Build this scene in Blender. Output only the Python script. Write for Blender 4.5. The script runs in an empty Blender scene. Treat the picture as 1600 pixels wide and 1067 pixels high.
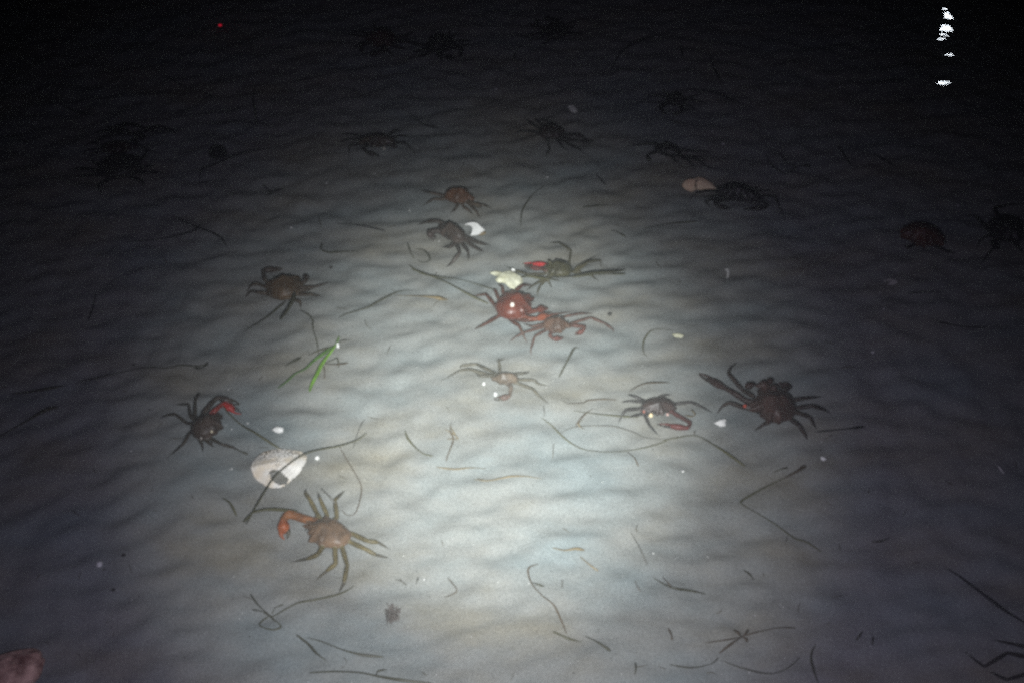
import bpy, bmesh, math, random
import numpy as np
from mathutils import Vector, Matrix
from mathutils.bvhtree import BVHTree

random.seed(11)
C = bpy.context.scene.collection
SC = bpy.context.scene

# ------------------------------------------------------------------ camera
CAM_H, PITCH, HFOV = 1.60, math.radians(45.0), math.radians(50.0)
WATER = 0.45                                   # water surface above the sand
F = 800.0 / math.tan(HFOV / 2)                 # focal length in photo pixels (1600 wide)
cd = bpy.data.cameras.new('camera')
cam = bpy.data.objects.new('camera', cd); C.objects.link(cam)
cam.location = (0, 0, CAM_H)
cam.rotation_euler = (math.pi / 2 - PITCH, 0, 0)
cd.sensor_width = 36.0
cd.lens = 18.0 / math.tan(HFOV / 2)
cd.clip_start, cd.clip_end = 0.02, 400.0
cd.dof.use_dof = True
cd.dof.focus_distance = 1.95
cd.dof.aperture_fstop = 18.0
SC.camera = cam

# ------------------------------------------------------------------ night sky
w = bpy.data.worlds.new('World'); SC.world = w; w.use_nodes = True
nt = w.node_tree
sky = nt.nodes.new('ShaderNodeTexSky')
sky.sky_type = 'NISHITA'; sky.sun_disc = False
sky.sun_elevation = math.radians(-4.0); sky.sun_rotation = math.radians(20.0)
bg = nt.nodes['Background']
nt.links.new(sky.outputs['Color'], bg.inputs['Color'])
bg.inputs['Strength'].default_value = 0.004

# ------------------------------------------------------------------ lights: the diver's torch held beside the camera, and a far lamp
def spot(name, loc, target, power, color, size, blend, radius):
    ld = bpy.data.lights.new(name, 'SPOT'); o = bpy.data.objects.new(name, ld); C.objects.link(o)
    o.location = loc
    o.rotation_euler = (Vector(target) - Vector(loc)).to_track_quat('-Z', 'Y').to_euler()
    ld.energy = power; ld.color = color; ld.spot_size = math.radians(size); ld.spot_blend = blend
    ld.shadow_soft_size = radius
    return o
TORCH = (0.0, 0.12, 1.35)
spot('torch_hotspot', TORCH, (-0.03, 1.39, 0.0), 268, (0.955, 1.0, 0.955), 29, 1.0, 0.02)
spot('torch_beam', TORCH, (-0.05, 1.23, 0.0), 106, (0.965, 1.0, 0.95), 46, 1.0, 0.02)
spot('torch_spill', TORCH, (0.0, 1.00, 0.0), 34, (0.77, 0.71, 1.0), 88, 1.0, 0.02)
ld = bpy.data.lights.new('shore_lamp', 'POINT'); lamp = bpy.data.objects.new('shore_lamp', ld); C.objects.link(lamp)
lamp.location = (3.721, 8.572, 4.111)
ld.energy = 2.6; ld.color = (0.86, 0.93, 1.0); ld.shadow_soft_size = 0.052

vs = SC.view_settings
vs.view_transform = 'Standard'; vs.look = 'None'; vs.exposure = 0.0; vs.gamma = 1.0; vs.use_curve_mapping = False
SC.cycles.use_denoising = False
SC.cycles.filter_width = 2.9
SC.cycles.max_bounces = 6
SC.cycles.volume_bounces = 1
SC.cycles.sample_clamp_indirect = 0.6
SC.cycles.use_adaptive_sampling = False

# ------------------------------------------------------------------ helpers
REG = dict(
    A=(230, 590, 8.0), B=(370, 740, 5.615), C=(370, 400, 8.889), D=(720, 420, 6.154), E=(760, 360, 6.667),
    F=(640, 280, 7.62), G=(680, 550, 8.0), H=(940, 580, 8.0), I=(1080, 550, 5.714), J=(510, 180, 10.0),
    K=(790, 160, 10.67), L=(960, 200, 10.0), M=(1050, 260, 8.0), N=(90, 180, 7.62), O=(1380, 300, 7.273),
    P=(540, 30, 4.21), Z4=(600, 280, 3.81), Z5=(360, 380, 4.447), Z6=(0, 560, 4.0), B1=(360, 660, 3.953),
    B2=(660, 530, 4.444), B3=(900, 540, 3.2), B4=(1200, 280, 3.81), B5=(1200, 700, 2.907), B6=(700, 800, 2.909),
    B7=(340, 860, 3.81), B8=(0, 820, 4.319), T1=(0, 0, 2.857), T2=(500, 0, 2.857), T3=(1040, 0, 2.857), X=(0, 0, 1.0))

def px(reg, p):
    x0, y0, s = REG[reg]
    return x0 + p[0] / s, y0 + p[1] / s

def _noise_tab():
    r = np.random.RandomState(4)
    a = r.rand(256) * 2 * np.pi
    return r.permutation(256), np.cos(a), np.sin(a)
PERM, GX, GY = _noise_tab()
def perlin(x, y):
    x = np.asarray(x, float); y = np.asarray(y, float)
    xi = np.floor(x).astype(int); yi = np.floor(y).astype(int)
    fx, fy = x - xi, y - yi
    u = fx * fx * fx * (fx * (fx * 6 - 15) + 10); v = fy * fy * fy * (fy * (fy * 6 - 15) + 10)
    def g(ix, iy, dx, dy):
        h = PERM[(PERM[ix & 255] + iy) & 255]
        return GX[h] * dx + GY[h] * dy
    n00 = g(xi, yi, fx, fy); n10 = g(xi + 1, yi, fx - 1, fy)
    n01 = g(xi, yi + 1, fx, fy - 1); n11 = g(xi + 1, yi + 1, fx - 1, fy - 1)
    a = n00 + u * (n10 - n00); b = n01 + u * (n11 - n01)
    return a + v * (b - a)

def sand_h(x, y):
    """Height of the rippled sand."""
    x = np.asarray(x, float); y = np.asarray(y, float)
    wx = x + 0.05 * perlin(x * 2.3 + 7, y * 2.3); yy = y - 0.12 * x + 0.05 * perlin(x * 1.7, y * 2.1 + 3)
    a = perlin(wx * 11.5 + 3.1, yy * 19.0 + 1.7)  # ripples also shaped to stand in for wave light bands on the bottom
    b = perlin(wx * 20.0 + 13.1, yy * 31.0 + 9.7)
    h = 0.0074 * (a + 0.6 * a * np.abs(a))
    h = h + 0.0064 * (b + 0.6 * b * np.abs(b))
    h = h + 0.0016 * perlin(wx * 30.0 + 5.0, yy * 52.0)
    h = h + 0.016 * perlin(x * 1.3 + 2.2, y * 1.6 + 8.8)
    return h

def sz(x, y): return float(sand_h(x, y))

RX = Vector((1, 0, 0)); UP = Vector((0, math.sin(PITCH), math.cos(PITCH))); FW = Vector((0, math.cos(PITCH), -math.sin(PITCH)))
def at(p, z=0.0):
    """The point of the place that a photo pixel shows, z above the sand."""
    d = FW + RX * ((p[0] - 800.0) / F) + UP * ((533.5 - p[1]) / F)
    h = z
    for _ in range(3):
        t = (h - CAM_H) / d.z
        q = Vector((0, 0, CAM_H)) + d * t
        h = sz(q.x, q.y) + z
    return q
def metres(pxl, q):
    """Width in metres of pxl photo pixels at the point q."""
    return pxl * (q - Vector((0, 0, CAM_H))).dot(FW) / F

def newmesh(name, verts, faces, mat=None, parent=None, smooth=True, loc=None):
    me = bpy.data.meshes.new(name)
    vv = [Vector(v) for v in verts]
    if loc is not None: vv = [v - Vector(loc) for v in vv]
    me.from_pydata([tuple(v) for v in vv], [], [tuple(f) for f in faces])
    me.update()
    if smooth: me.polygons.foreach_set('use_smooth', [True] * len(me.polygons))
    o = bpy.data.objects.new(name, me); C.objects.link(o)
    if loc is not None: o.location = loc
    if mat is not None:
        for m in (mat if isinstance(mat, (list, tuple)) else [mat]): me.materials.append(m)
    if parent is not None:
        o.parent = parent
    return o
def tag(o, label=None, cat=None, group=None, kind=None):
    if label: o['label'] = label
    if cat: o['category'] = cat
    if group: o['group'] = group
    if kind: o['kind'] = kind
    return o
def child_at(o, parent):
    """Parent o under an unrotated thing, keeping it where it stands."""
    o.parent = parent
    o.location = Vector(o.location) - Vector(parent.location)
    return o

# ------------------------------------------------------------------ materials
_mats = {}
def mat(name, col, rough=0.6, var=0.35, scale=60.0, spec=0.3, bump=0.0, col2=None, sss=0.0):
    key = (name, tuple(col), rough, var, scale)
    if key in _mats: return _mats[key]
    m = bpy.data.materials.new(name); m.use_nodes = True
    n = m.node_tree.nodes; l = m.node_tree.links
    b = n['Principled BSDF']
    b.inputs['Roughness'].default_value = rough
    b.inputs['Specular IOR Level'].default_value = spec
    tc = n.new('ShaderNodeTexCoord')
    no = n.new('ShaderNodeTexNoise'); no.inputs['Scale'].default_value = scale; no.inputs['Detail'].default_value = 6; no.inputs['Roughness'].default_value = 0.65
    l.new(tc.outputs['Object'], no.inputs['Vector'])
    cr = n.new('ShaderNodeValToRGB')
    c2 = col2 if col2 is not None else [min(1, c * (1 + var)) for c in col]
    cr.color_ramp.elements[0].position = 0.34; cr.color_ramp.elements[1].position = 0.68
    cr.color_ramp.elements[0].color = [c * (1 - var) for c in col] + [1]
    cr.color_ramp.elements[1].color = list(c2) + [1]
    l.new(no.outputs['Fac'], cr.inputs['Fac']); l.new(cr.outputs['Color'], b.inputs['Base Color'])
    if bump:
        bp = n.new('ShaderNodeBump'); bp.inputs['Strength'].default_value = bump; bp.inputs['Distance'].default_value = 0.002
        l.new(no.outputs['Fac'], bp.inputs['Height']); l.new(bp.outputs['Normal'], b.inputs['Normal'])
    _mats[key] = m
    return m

def sand_material():
    m = bpy.data.materials.new('sand'); m.use_nodes = True
    n = m.node_tree.nodes; l = m.node_tree.links
    b = n['Principled BSDF']; b.inputs['Roughness'].default_value = 0.9; b.inputs['Specular IOR Level'].default_value = 0.1
    tc = n.new('ShaderNodeTexCoord')
    # pale grey sand, with tan and greenish films of settled silt in patches
    mp = n.new('ShaderNodeMapping'); mp.inputs['Scale'].default_value = (1.0, 1.9, 1.0); mp.inputs['Rotation'].default_value = (0, 0, -0.16)
    l.new(tc.outputs['Object'], mp.inputs['Vector'])
    n1 = n.new('ShaderNodeTexNoise'); n1.inputs['Scale'].default_value = 3.2; n1.inputs['Detail'].default_value = 5; n1.inputs['Roughness'].default_value = 0.55
    l.new(mp.outputs['Vector'], n1.inputs['Vector'])
    r1 = n.new('ShaderNodeValToRGB')
    e = r1.color_ramp.elements
    e[0].position, e[0].color = 0.32, (0.225, 0.258, 0.262, 1)
    e[1].position, e[1].color = 0.70, (0.240, 0.221, 0.176, 1)
    k = e.new(0.52); k.color = (0.262, 0.266, 0.252, 1)
    l.new(n1.outputs['Fac'], r1.inputs['Fac'])
    n2 = n.new('ShaderNodeTexNoise'); n2.inputs['Scale'].default_value = 420; n2.inputs['Detail'].default_value = 3
    l.new(tc.outputs['Object'], n2.inputs['Vector'])
    r2 = n.new('ShaderNodeValToRGB')
    r2.color_ramp.elements[0].position, r2.color_ramp.elements[0].color = 0.30, (0.66, 0.66, 0.66, 1)
    r2.color_ramp.elements[1].position, r2.color_ramp.elements[1].color = 0.66, (1.12, 1.12, 1.12, 1)
    l.new(n2.outputs['Fac'], r2.inputs['Fac'])
    mx = n.new('ShaderNodeMix'); mx.data_type = 'RGBA'; mx.blend_type = 'MULTIPLY'; mx.inputs['Factor'].default_value = 1.0
    l.new(r1.outputs['Color'], mx.inputs['A']); l.new(r2.outputs['Color'], mx.inputs['B'])
    l.new(mx.outputs['Result'], b.inputs['Base Color'])
    bp = n.new('ShaderNodeBump'); bp.inputs['Strength'].default_value = 0.35; bp.inputs['Distance'].default_value = 0.003
    n3 = n.new('ShaderNodeTexNoise'); n3.inputs['Scale'].default_value = 130; n3.inputs['Detail'].default_value = 6
    l.new(tc.outputs['Object'], n3.inputs['Vector'])
    l.new(n3.outputs['Fac'], bp.inputs['Height']); l.new(bp.outputs['Normal'], b.inputs['Normal'])
    return m

# ------------------------------------------------------------------ the setting
def axis(lo, hi, step, far):
    a = list(np.arange(lo, hi + 1e-9, step))
    out, s, x = [], step, a[-1]
    while x < far: s *= 1.35; x += s; out.append(x)
    inn, s, x = [], step, a[0]
    while x > -far: s *= 1.35; x -= s; inn.append(x)
    return np.array(inn[::-1] + a + out)
def build_seabed():
    xs = axis(-2.2, 2.2, 0.0085, 60); ys = axis(0.45, 4.2, 0.0085, 60)
    X, Y = np.meshgrid(xs, ys)
    Z = sand_h(X, Y)
    v = np.stack([X, Y, Z], -1).reshape(-1, 3)
    nx, ny = len(xs), len(ys)
    i = np.arange(nx * ny).reshape(ny, nx)
    f = np.stack([i[:-1, :-1], i[:-1, 1:], i[1:, 1:], i[1:, :-1]], -1).reshape(-1, 4)
    me = bpy.data.meshes.new('seabed')
    me.vertices.add(len(v)); me.vertices.foreach_set('co', v.ravel())
    me.loops.add(f.size); me.loops.foreach_set('vertex_index', f.ravel().astype(np.int32))
    me.polygons.add(len(f)); me.polygons.foreach_set('loop_start', np.arange(0, f.size, 4, dtype=np.int32))
    me.polygons.foreach_set('use_smooth', [True] * len(f))
    me.update(calc_edges=True)
    me.materials.append(sand_material())
    o = bpy.data.objects.new('seabed', me); C.objects.link(o)
    tag(o, 'pale grey rippled sand of the shallow bottom', kind='structure')
build_seabed()

def build_water():
    # the body of turbid water: a closed box full of suspended silt
    x, y0, y1, z0, z1 = 70, -70, 70, -1.2, WATER
    v = [(-x, y0, z0), (x, y0, z0), (x, y1, z0), (-x, y1, z0), (-x, y0, z1), (x, y0, z1), (x, y1, z1), (-x, y1, z1)]
    f = [(0, 3, 2, 1), (4, 5, 6, 7), (0, 1, 5, 4), (1, 2, 6, 5), (2, 3, 7, 6), (3, 0, 4, 7)]
    m = bpy.data.materials.new('turbid_water'); m.use_nodes = True
    n = m.node_tree.nodes; l = m.node_tree.links
    n.remove(n['Principled BSDF'])
    pv = n.new('ShaderNodeVolumePrincipled')
    pv.inputs['Color'].default_value = (0.80, 0.86, 0.86, 1)
    pv.inputs['Density'].default_value = 0.22
    pv.inputs['Anisotropy'].default_value = 0.0
    l.new(pv.outputs['Volume'], n['Material Output'].inputs['Volume'])
    o = newmesh('water', v, f, m, smooth=False)
    tag(o, 'shallow murky water over the sand', kind='structure')
    # the rippled surface, where the lamp on the shore glints in it
    xs = np.arange(0.72, 3.0, 0.006); ys = np.arange(1.74, 4.2, 0.006)
    X, Y = np.meshgrid(xs, ys)
    Z = WATER + 0.004 + 0.0008 * perlin(X * 7.5 + 80.3, Y * 17 + 34.1) + 0.00028 * perlin(X * 22 + 64, Y * 36 + 4)
    vv = np.stack([X, Y, Z], -1).reshape(-1, 3)
    nx, ny = len(xs), len(ys)
    i = np.arange(nx * ny).reshape(ny, nx)
    ff = np.stack([i[:-1, :-1], i[:-1, 1:], i[1:, 1:], i[1:, :-1]], -1).reshape(-1, 4)
    m = bpy.data.materials.new('water_skin'); m.use_nodes = True
    n = m.node_tree.nodes; l = m.node_tree.links
    n.remove(n['Principled BSDF'])
    fr = n.new('ShaderNodeFresnel')
    ge = n.new('ShaderNodeNewGeometry'); mi = n.new('ShaderNodeMapRange')      # the same share of light goes through from below as from above
    mi.inputs['To Min'].default_value = 1.333; mi.inputs['To Max'].default_value = 1 / 1.333
    l.new(ge.outputs['Backfacing'], mi.inputs['Value']); l.new(mi.outputs['Result'], fr.inputs['IOR'])
    tr = n.new('ShaderNodeBsdfTransparent'); gl = n.new('ShaderNodeBsdfGlossy'); gl.inputs['Roughness'].default_value = 0.0
    mx = n.new('ShaderNodeMixShader')
    l.new(fr.outputs['Fac'], mx.inputs['Fac']); l.new(tr.outputs[0], mx.inputs[1]); l.new(gl.outputs[0], mx.inputs[2])
    l.new(mx.outputs[0], n['Material Output'].inputs['Surface'])
    o = newmesh('water_surface', vv, ff, m)
    tag(o, 'dark rippled water surface with white glints of a lamp', kind='structure')
build_water()

# ------------------------------------------------------------------ tubes and ribbons
def frame_of(pts):
    T = []
    for i in range(len(pts)):
        a = pts[max(i - 1, 0)]; b = pts[min(i + 1, len(pts) - 1)]
        t = (b - a)
        T.append(t.normalized() if t.length > 1e-9 else Vector((1, 0, 0)))
    return T
def tube(pts, rad, seg=8, flat=None, twist=None):
    """Closed tube; flat = thickness over width (a ribbon), twist = roll per ring."""
    T = frame_of(pts); V, Fc = [], []
    for i, p in enumerate(pts):
        t = T[i]
        side = t.cross(Vector((0, 0, 1)))
        side = side.normalized() if side.length > 1e-4 else Vector((1, 0, 0))
        up = side.cross(t).normalized()
        if twist is not None:
            c, s = math.cos(twist[i]), math.sin(twist[i])
            side, up = side * c + up * s, up * c - side * s
        fl = 1.0 if flat is None else flat
        for k in range(seg):
            a = 2 * math.pi * k / seg
            V.append(p + side * (math.cos(a) * rad[i]) + up * (math.sin(a) * rad[i] * fl))
    n = len(pts)
    for i in range(n - 1):
        for k in range(seg):
            a, b = i * seg + k, i * seg + (k + 1) % seg
            Fc.append((a, b, b + seg, a + seg))
    V.append(pts[0] - T[0] * rad[0] * 0.4); V.append(pts[-1] + T[-1] * rad[-1] * 0.6)
    for k in range(seg):
        Fc.append((len(V) - 2, (k + 1) % seg, k))
        Fc.append((len(V) - 1, (n - 1) * seg + k, (n - 1) * seg + (k + 1) % seg))
    return V, Fc
def densify(pts, per=5, curve=False):
    out, par = [], []
    n = len(pts)
    for i in range(n - 1):
        p0 = pts[max(i - 1, 0)]; p1 = pts[i]; p2 = pts[i + 1]; p3 = pts[min(i + 2, n - 1)]
        for k in range(per):
            t = k / per
            if curve:
                q = 0.5 * ((2 * p1) + (p2 - p0) * t + (2 * p0 - 5 * p1 + 4 * p2 - p3) * t * t + (3 * p1 - p0 - 3 * p2 + p3) * t ** 3)
            else:
                q = p1.lerp(p2, t)
            out.append(q); par.append((i + t) / (n - 1))
    out.append(pts[-1].copy()); par.append(1.0)
    return out, par

# ------------------------------------------------------------------ crabs
OUT = [(0, -0.50), (0.13, -0.49), (0.25, -0.45), (0.35, -0.36), (0.42, -0.24), (0.455, -0.12), (0.52, -0.04), (0.455, 0.02), (0.44, 0.10),
       (0.52, 0.20), (0.41, 0.215), (0.31, 0.25), (0.26, 0.33), (0.19, 0.31), (0.14, 0.35), (0.12, 0.45), (0.085, 0.54), (0.045, 0.45), (0, 0.41)]
def carapace(ctr, fwd, right, L, W, T, rnd):
    pts = OUT + [(-u, v) for (u, v) in OUT[-2:0:-1]]
    up = Vector((0, 0, 1))
    V, Fc = [], []
    m = len(pts)
    rings = [1.0, 0.93, 0.82, 0.66, 0.46, 0.24]
    def pt(u, v, s, top):
        hh = math.sqrt(max(0.0, 1 - s ** 2.4))
        front = max(0.0, min(1.0, (v * s - 0.12) / 0.38))
        hh *= (1 - 0.62 * front)
        bump = 0.10 * math.exp(-((u * s / 0.16) ** 2 + ((v * s - 0.06) / 0.14) ** 2)) + 0.05 * math.exp(-((u * s / 0.12) ** 2 + ((v * s + 0.22) / 0.12) ** 2))
        z = (0.27 * hh + bump * hh) * T if top else -0.15 * hh * T
        return ctr + right * (u * s * W) + fwd * (v * s * L) + up * (z + rnd.uniform(-0.006, 0.006) * T)
    for top in (True, False):
        base = len(V)
        for s in (rings if top else rings[1:]):
            for (u, v) in pts: V.append(pt(u, v, s, top))
        V.append(pt(0, -0.05, 0.0, top))
        cidx = len(V) - 1
        nr = len(rings) if top else len(rings) - 1
        def idx(r, k): return base + r * m + k % m
        for r in range(nr - 1):
            for k in range(m):
                q = (idx(r, k), idx(r, k + 1), idx(r + 1, k + 1), idx(r + 1, k))
                Fc.append(q if top else q[::-1])
        for k in range(m):
            q = (idx(nr - 1, k), idx(nr - 1, k + 1), cidx)
            Fc.append(q if top else q[::-1])
        if not top:
            for k in range(m): Fc.append((k, base + k, base + (k + 1) % m, (k + 1) % m))
    return V, Fc
def ball(c, r, sx=1, sy=1, szz=1, n=10, k=7):
    V, Fc = [], []
    for i in range(k + 1):
        th = math.pi * i / k
        for j in range(n):
            a = 2 * math.pi * j / n
            V.append(c + Vector((r * sx * math.sin(th) * math.cos(a), r * sy * math.sin(th) * math.sin(a), r * szz * math.cos(th))))
    for i in range(k):
        for j in range(n):
            a, b = i * n + j, i * n + (j + 1) % n
            Fc.append((a, a + n, b + n, b))
    return V, Fc

CRAB_GROUP = 'crabs gathered on the sandy bottom'
def crab(reg, front, back, legs, claws, label, shell, leg, claw, tip=None, wr=0.9, rl=0.055, lumps=(), beads=(), clawcols=None, lift=0.30, eyes=True, S=None, rough=0.42, cs=1.0):
    """A spider-like kelp crab: points are read off the photograph and set down on the sand."""
    rnd = random.Random(label)
    P = lambda p, z: at(px(reg, p), z)
    f0, b0 = P(front, 0.03), P(back, 0.03)
    L = (f0 - b0).length
    T = max(L, 0.75 * L * wr) if S is None else S
    f0, b0 = P(front, lift * T), P(back, lift * T)
    f0.z = b0.z = (f0.z + b0.z) / 2
    ctr = (f0 + b0) / 2
    fwd = (f0 - b0).normalized(); right = fwd.cross(Vector((0, 0, 1))).normalized()
    L = (f0 - b0).length; W = L * wr
    T = max(L, 0.75 * W) if S is None else S
    V, Fc, MI = [], [], []
    def add(vf, mi):
        b = len(V); V.extend(vf[0])
        for f in vf[1]: Fc.append(tuple(i + b for i in f)); MI.append(mi)
    add(carapace(ctr, fwd, right, L, W, T, rnd), 0)
    R = rl * T
    for lg in legs:
        n = len(lg)
        zs = {2: [0.26, 0.02], 3: [0.24, 0.30, 0.012], 4: [0.24, 0.33, 0.20, 0.012], 5: [0.24, 0.32, 0.28, 0.16, 0.012]}[n]
        w = [P(p, z * T) for p, z in zip(lg, zs)]
        w.insert(0, w[0].lerp(Vector((ctr.x, ctr.y, ctr.z)), 0.40)); n += 1
        d, par = densify(w, 6)
        rr = []
        for i, u in enumerate(par):
            r = R * (1.0 - 0.38 * u)
            loc = (u * (n - 1)) % 1.0
            r *= 0.88 + 0.24 * math.sin(math.pi * min(1, max(0, loc))) ** 0.7
            if u > 0.68: r *= 1 - 0.80 * ((u - 0.68) / 0.32) ** 1.3
            rr.append(max(r, 0.0011))
        k = max(2, int(len(d) * 0.72))
        add(tube(d[:k + 1], rr[:k + 1]), 1)
        add(tube(d[k:], rr[k:]), 3)
    nclaw = len(claws); R *= cs
    for ci, cl in enumerate(claws):
        n = len(cl)
        zs = [0.24, 0.30, 0.28, 0.14][:n]
        w = [P(p, z * T) for p, z in zip(cl, zs)]
        w.insert(0, w[0].lerp(Vector((ctr.x, ctr.y, ctr.z)), 0.40))
        a = w[-2]; tp = w[-1]
        d, par = densify(w[:-1], 6)
        rr = [R * (0.95 + 0.30 * math.sin(math.pi * u)) for u in par]
        mi = 4 + ci
        add(tube(d, rr), nclaw + mi)
        ax = tp - a; ln = ax.length
        side = ax.cross(Vector((0, 0, 1))).normalized()
        palm = [a.lerp(tp, t) for t in (0.0, 0.08, 0.2, 0.34, 0.46, 0.56)]
        pr = [R * q for q in (0.85, 1.15, 1.55, 1.75, 1.6, 1.25)]
        add(tube(palm, pr, 10), mi)
        for sgn in (-1, 1):
            fp = [a.lerp(tp, t) + side * (sgn * R * q) for t, q in ((0.46, 0.55), (0.60, 0.95), (0.74, 1.0), (0.88, 0.70), (1.0, 0.25))]
            add(tube(fp, [max(R * q, 0.0011) for q in (0.85, 0.72, 0.55, 0.40, 0.2)]), mi if sgn > 0 else 3)
    for (x, y, r) in lumps:
        q = P((x, y), lift * T + 0.22 * T)
        add(ball(q, metres(r / REG[reg][2], q), 1, 0.9, 0.8), 0)
    src = bpy.data.meshes.new('crab_source'); src.from_pydata([tuple(v - Vector((ctr.x, ctr.y, 0))) for v in V], [], Fc); src.update()
    bm = bmesh.new(); bm.from_mesh(src); bmesh.ops.recalc_face_normals(bm, faces=bm.faces); bm.to_mesh(src); bm.free()
    o = bpy.data.objects.new('crab', src); C.objects.link(o)
    md = o.modifiers.new('remesh', 'REMESH'); md.mode = 'VOXEL'; md.voxel_size = 0.0018; md.use_smooth_shade = True
    sm = o.modifiers.new('smooth', 'SMOOTH'); sm.factor = 0.5; sm.iterations = 3
    dg = bpy.context.evaluated_depsgraph_get()
    me = bpy.data.meshes.new_from_object(o.evaluated_get(dg))
    bv = BVHTree.FromPolygons([Vector(v.co) for v in src.vertices], [list(p.vertices) for p in src.polygons])
    mi = []
    for p in me.polygons:
        hit = bv.find_nearest(p.center)
        mi.append(MI[hit[2]] if hit[2] is not None else 0)
    o.modifiers.clear(); o.data = me; bpy.data.meshes.remove(src); me.name = 'crab'
    me.materials.clear()
    cc = clawcols or [claw] * len(claws)
    cols = [shell, leg, leg, tip or [c * 0.75 for c in leg]] + list(cc) + [[0.45 * a + 0.5 * b for a, b in zip(c, leg)] for c in cc]
    for c in cols: me.materials.append(mat('crab_shell', c, rough, 0.50, 42.0, 0.28, 0.14))
    me.polygons.foreach_set('material_index', mi)
    me.polygons.foreach_set('use_smooth', [True] * len(me.polygons))
    me.update()
    o.location = (ctr.x, ctr.y, 0)
    tag(o, label, 'crab', CRAB_GROUP)
    if eyes:
        for s in (-1, 1):
            q = ctr + fwd * (0.36 * L) + right * (s * 0.215 * W) + Vector((0, 0, 0.07 * T))
            child_at(newmesh('eye', *ball(q, 0.024 * T, n=8, k=6), mat('crab_eye', (0.012, 0.010, 0.010), 0.2, 0.1), loc=q), o)
    for (x, y, r, col) in beads:
        q = P((x, y), lift * T + 0.27 * T)
        rr = metres(r / REG[reg][2], q)
        V2, F2 = [], []
        # a barnacle: a low volcano of plates with an open top
        prof = [(1.0, -0.6), (0.98, 0.0), (0.80, 0.45), (0.55, 0.78), (0.40, 0.80), (0.28, 0.55), (0.0, 0.5)]
        ns = 12
        for (rad, zz) in prof:
            for k in range(ns):
                a = 2 * math.pi * k / ns
                wv = 1 + 0.07 * math.cos(6 * a)
                V2.append(q + Vector((rad * rr * wv * math.cos(a), rad * rr * wv * math.sin(a), zz * rr)))
        for i in range(len(prof) - 1):
            for k in range(ns): F2.append((i * ns + k, i * ns + (k + 1) % ns, (i + 1) * ns + (k + 1) % ns, (i + 1) * ns + k))
        child_at(newmesh('barnacle', V2, F2, mat('barnacle', col, 0.6, 0.15, 300), loc=q), o)
    return o

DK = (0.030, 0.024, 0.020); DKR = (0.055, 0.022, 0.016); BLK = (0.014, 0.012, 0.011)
crab('A', (930, 455), (590, 745),
     [[(600, 480), (600, 280), (650, 195), (700, 212)], [(545, 500), (520, 330), (315, 340)], [(500, 570), (350, 455), (250, 465), (130, 515)],
      [(530, 690), (450, 830), (250, 1000)], [(650, 760), (690, 840), (700, 940)], [(720, 770), (790, 830), (850, 872)], [(740, 730), (930, 830), (1070, 870), (1260, 965)]],
     [[(700, 450), (800, 320), (880, 245), (1165, 335)], [(800, 450), (860, 395), (940, 325), (1180, 450)]],
     'dark brown crab raising one bright red claw, up and left of the large clam shell', (0.052, 0.032, 0.022), (0.046, 0.036, 0.025), (0.05, 0.03, 0.025),
     clawcols=[(0.045, 0.030, 0.024), (0.40, 0.022, 0.016)], wr=0.80, cs=1.15, beads=[(805, 668, 18, (0.7, 0.62, 0.45)), (675, 752, 13, (0.55, 0.5, 0.45))])
crab('B', (590, 440), (985, 590),
     [[(700, 340), (640, 220), (600, 170), (610, 120)], [(790, 350), (735, 230), (705, 150)], [(880, 380), (860, 230), (965, 130)],
      [(1000, 520), (1150, 590), (1240, 600), (1350, 665)], [(1000, 600), (1130, 660), (1220, 710), (1360, 745)],
      [(920, 630), (970, 800), (940, 960), (890, 1050)], [(860, 640), (870, 790), (790, 850), (680, 945)], [(770, 610), (710, 710), (620, 745), (470, 775)]],
     [[(700, 430), (455, 350), (400, 410), (430, 575)]],
     'tan and olive crab with an orange claw, spread out below the large clam shell', (0.150, 0.092, 0.055), (0.118, 0.094, 0.042), (0.36, 0.10, 0.035), tip=(0.075, 0.065, 0.045), wr=0.66, rl=0.082, S=0.062, cs=1.3)
crab('C', (630, 270), (700, 600),
     [[(470, 460), (280, 385), (190, 410), (120, 560)], [(480, 530), (300, 510), (200, 490), (100, 590)], [(830, 450), (1090, 430), (1330, 355)],
      [(830, 490), (960, 478), (1100, 440)], [(820, 540), (1030, 535), (1200, 570)], [(780, 600), (890, 640), (880, 745)], [(560, 585), (450, 550), (340, 540)]],
     [[(500, 430), (385, 330), (365, 205), (640, 180)], [(800, 420), (900, 385), (975, 325), (945, 255)]],
     'hazy brown crab with a dark grass blade across its back, above the bright green grass', (0.090, 0.054, 0.026), (0.066, 0.046, 0.030), (0.050, 0.034, 0.026), wr=0.95)
crab('D', (690, 265), (360, 445),
     [[(340, 370), (240, 245), (100, 268)], [(370, 310), (330, 205), (300, 218)], [(410, 260), (400, 175), (345, 140)], [(520, 220), (590, 160), (700, 158)],
      [(360, 460), (240, 530), (105, 595)], [(470, 490), (560, 550), (650, 740)], [(530, 485), (640, 505), (750, 500)]],
     [[(600, 430), (670, 415), (735, 400), (838, 372)], [(560, 470), (650, 480), (735, 485), (880, 425)]],
     'rust red crab with a white barnacle on its back, touching the cream broken shell', (0.105, 0.020, 0.008), (0.066, 0.021, 0.012), (0.30, 0.07, 0.03), tip=(0.070, 0.035, 0.022), wr=0.86,
     beads=[(495, 345, 22, (0.86, 0.78, 0.70))], clawcols=[(0.14, 0.034, 0.02), (0.24, 0.06, 0.024)], rough=0.34)
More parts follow.
